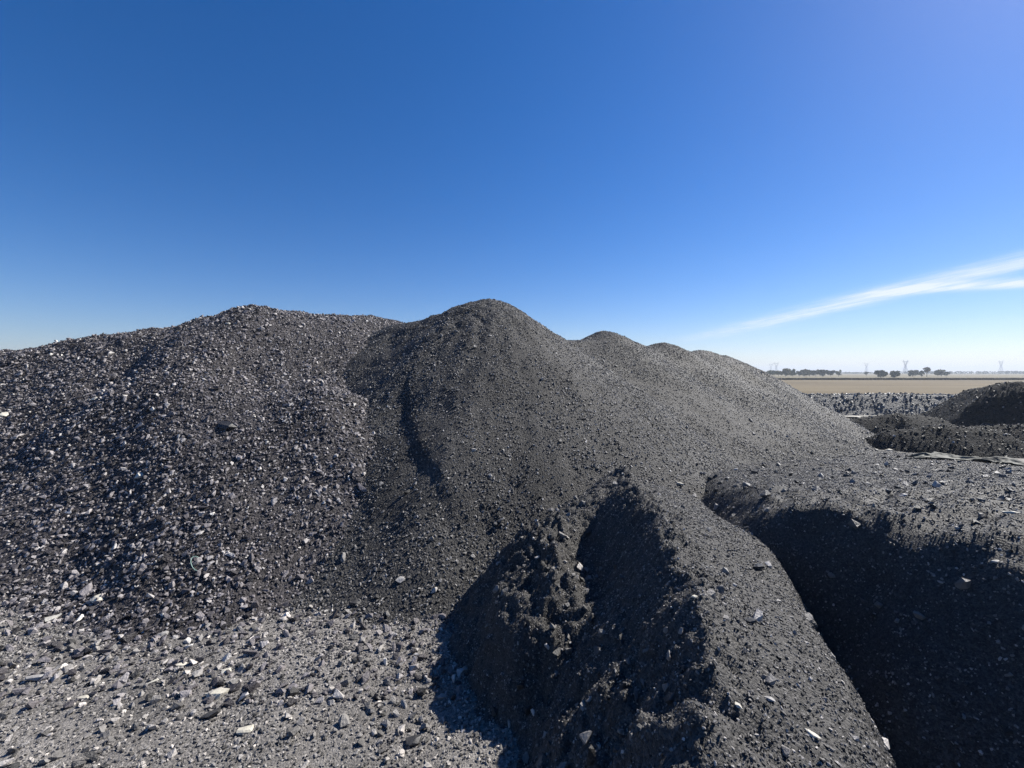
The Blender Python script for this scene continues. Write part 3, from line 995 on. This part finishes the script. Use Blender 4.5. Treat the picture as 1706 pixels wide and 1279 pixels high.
LONE = [
    (352, 1170, 38, 0.55, 0.1, 'pale_stone', 'largest cream white stone on the gravel, bottom left of the coal mound'),
    (75, 1038, 26, 0.5, 0.6, 'pale_stone', 'cream stone with a slanted long shape on the gravel at the left edge'),
    (155, 1004, 22, 0.75, 0.0, 'pale_stone', 'rounded pale stone at the foot of the coarse heap, shadow beside it'),
    (260, 1065, 18, 0.9, 0.3, 'grey_stone', 'flat light grey triangular stone on the gravel, up from the pale wedge stone'),
    (366, 1129, 20, 0.6, 0.5, 'pale_stone', 'pale stone just up the gravel from the largest white stone'),
    (290, 1119, 20, 0.6, 0.7, 'pale_stone', 'pale wedge stone with a dark hollow on its shaded side'),
    (243, 1148, 22, 0.25, 0.9, 'pale_stone', 'thin pale sliver of stone standing slanted in the gravel'),
    (125, 1175, 24, 0.4, 0.2, 'pale_stone', 'low white streak of stone in the gravel near the bottom left corner'),
    (400, 1232, 30, 0.5, 0.6, 'pale_stone', 'pale yellowish stone at the bottom edge, below the largest white stone'),
    (337, 1205, 36, 0.6, 0.0, 'black_stone', 'broad flat black stone just below the largest white stone'),
    (50, 1140, 34, 0.5, 0.5, 'grey_stone', 'long grey slab slanting in the gravel at the left edge'),
    (686, 1252, 30, 0.8, 0.2, 'black_stone', 'black stone with a black shadow at the bottom, nearest the coal mound'),
    (590, 1010, 20, 0.8, 0.3, 'black_stone', 'dark lump on the gravel below the fine dark slope'),
    (665, 972, 18, 0.7, 0.8, 'grey_stone', 'greyish lump at the corner where coarse and fine heaps meet the gravel'),
    (376, 712, 34, 0.6, -0.3, 'black_stone', 'big black slab sticking out of the coarse slope, dark hollow below'),
    (229, 794, 16, 0.8, 0.2, 'pale_stone', 'white stone in the lower middle of the coarse slope'),
    (158, 665, 12, 0.9, 0.2, 'pale_stone', 'small white stone high in the coarse slope'),
    (381, 540, 9, 0.8, 0.2, 'pale_stone', 'tiny white stone just under the crest of the coarse heap'),
    (4, 692, 16, 0.8, 0.2, 'pale_stone', 'pale stone on the coarse slope cut by the left edge'),
    (1366, 1240, 26, 0.45, -0.9, 'pale_stone', 'white oblong stone low on the sunlit flank of the coal mound'),
    (1236, 1187, 18, 0.45, -0.8, 'pale_stone', 'light stone, upper left of the white oblong one on the coal mound'),
    (1292, 1178, 18, 0.6, -0.4, 'grey_stone', 'light grey stone between the two palest stones on the coal mound'),
    (1161, 1001, 12, 0.9, 0.0, 'pale_stone', 'small whitish stone at the shade line of the coal mound'),
    (1134, 808, 16, 0.4, -0.4, 'pale_stone', 'pale flat stone near the top end of the coal mound'),
    (1267, 950, 26, 0.6, 0.4, 'black_stone', 'black lump added for the dark hollow halfway down the sunlit coal flank'),  # a shaded hollow, put in as a black stone
    (1255, 1042, 20, 0.8, 0.2, 'black_stone', 'dark stone below the black lump on the sunlit coal flank'),
    (1690, 858, 26, 0.3, -0.35, 'pale_stone', 'pale flat slab on the coal bank at the right edge'),
    (1668, 940, 16, 0.5, -0.2, 'grey_stone', 'grey flat stone on the coal bank below the pale slab'),
    (1483, 751, 14, 0.4, 0.0, 'pale_stone', 'small pale chip on the far rim of the coal bank'),
]
for i, (px, py, w, tall, turn, mt, lb) in enumerate(LONE):
    lone_stone(px, py, w, tall, turn, mt, lb, 300 + i)

# a flat pale block by the track, far off
ALL_FAR = [floor_z, low_a_z, low_b_z, low_c_z, far_pile_z, berm_z, bank_z, fine_z]


def far_top(x, y):
    z = None
    for f in ALL_FAR:
        h = f(np.asarray(x, float), np.asarray(y, float))
        z = h if z is None else np.maximum(z, h)
    return z


r_ = np.random.default_rng(5)
p = stone_points(77, 20, 1.0); p = p / np.abs(p).max(0) * np.array([0.55, 0.35, 0.13])
blk = bpy.data.objects.new('flat_block', hull_mesh('flat_block', p, 'pale_stone'))
blk.location = ((1425 - 853) / F * 26.5, 26.5, float(far_top(572 / F * 26.5, 26.5)) + 0.15)
link(blk); tag(blk, 'pale flat block lying by the track beyond the heap foot', 'stone')

p = stone_points(78, 30, 1.0); p = p / np.abs(p).max(0) * np.array([0.36, 0.36, 0.42])
plain_mat('black_plastic', (0.012, 0.012, 0.013), 0.5, 0.2, 6, 0.4)
bun = bpy.data.objects.new('black_bundle', hull_mesh('black_bundle', p, 'black_plastic'))
bxp = (1648 - 853) / F * 19.6
bun.location = (bxp, 19.6, float(far_top(bxp, 19.6)) + 0.25)
link(bun); tag(bun, 'black lump standing at the foot of the dark pile by the right edge', 'bundle')

# ------------------------------------------------------------------ tarps thrown over the rim of the bank
plain_mat('tarp', (0.065, 0.07, 0.058), 0.75, 0.22, 1.5, 0.3)
plain_mat('tarp_dark', (0.04, 0.045, 0.04), 0.75, 0.25, 1.5, 0.3)


def tarp(cx, cy, lx, ly, turn, mat, label, seed, lift=0.05):
    nx, ny = 70, 36
    gx, gy = np.meshgrid(np.linspace(-0.5, 0.5, nx), np.linspace(-0.5, 0.5, ny))
    edge = 1 + 0.30 * fbm(gx * 3, gy * 3, 1.6, 3, seed)
    lx_, ly_ = gx * lx * edge, gy * ly * edge
    x = cx + lx_ * math.cos(turn) - ly_ * math.sin(turn); y = cy + lx_ * math.sin(turn) + ly_ * math.cos(turn)
    base = sum(far_top(x + dx, y + dy) for dx, dy in ((0, 0), (.15, 0), (-.15, 0), (0, .15), (0, -.15))) / 5
    base = np.maximum(base, far_top(x, y))
    rim = np.minimum(np.minimum(0.5 - np.abs(gx), 0.5 - np.abs(gy)) * 6, 1)
    fold = 0.10 * (1 - np.abs(fbm(lx_ * 0.7 + ly_ * 0.5, ly_ * 2.8, 1.0, 3, seed + 1)) * 2.5) + 0.10 * (0.4 - billow(lx_, ly_, 2.6, 3, seed + 2))
    z = base + lift + np.maximum(fold, 0) * (0.3 + 0.7 * rim) + 0.16 * rim * np.exp(-((gy + 0.2 * fbm(gx * 4, gx * 0, 1.0, 2, seed + 5)) / 0.2) ** 2) * (0.6 + 0.6 * fbm(gx * 5, gy, 1.0, 2, seed + 6))
    V = np.stack([x, y, z], -1).reshape(-1, 3)
    i = np.arange(nx * ny).reshape(ny, nx)
    Q = np.stack([i[:-1, :-1], i[:-1, 1:], i[1:, 1:], i[1:, :-1]], -1).reshape(-1, 4)
    o = link(bpy.data.objects.new('tarp', mesh_np('tarp', V, Q, mat)))
    md = o.modifiers.new('thickness', 'SOLIDIFY'); md.thickness = 0.02
    return tag(o, label, 'tarp', 'tarps at the rim of the coal bank')


tarp(14.6, 12.2, 2.8, 1.3, -0.35, 'tarp', 'largest grey green tarp, folded, below the low mounds at the right edge', 401)
tarp(12.5, 12.3, 1.5, 0.9, -0.45, 'tarp', 'small grey green tarp on the rim, left of the largest tarp', 411)
tarp(13.3, 11.0, 1.8, 0.8, -0.25, 'tarp_dark', 'dark crumpled tarp in front of the largest tarp', 421)

# ------------------------------------------------------------------ a scrap of pale green cord
plain_mat('green_cord', (0.22, 0.33, 0.28), 0.6, 0.1)


def cord():
    pts = []
    for k in range(40):
        t = k / 39
        a = 0.6 + 4.6 * t
        px = 318 + 9 * math.cos(a) * (1 - 0.2 * t) + 3 * t; py = 944 - 7 * math.sin(a) + 8 * t
        x, y, z = at_pixel(px, py)
        pts.append((x, y, z + 0.05 + 0.02 * math.sin(5 * t)))
    cu = bpy.data.curves.new('cord', 'CURVE'); cu.dimensions = '3D'; cu.bevel_depth = 0.005; cu.bevel_resolution = 2
    sp = cu.splines.new('POLY'); sp.points.add(len(pts) - 1)
    for q, c in zip(sp.points, pts):
        q.co = (*c, 1)
    cu.materials.append(MATS['green_cord'])
    o = link(bpy.data.objects.new('cord', cu))
    return tag(o, 'loop of thin pale green cord among the stones', 'cord')


cord()
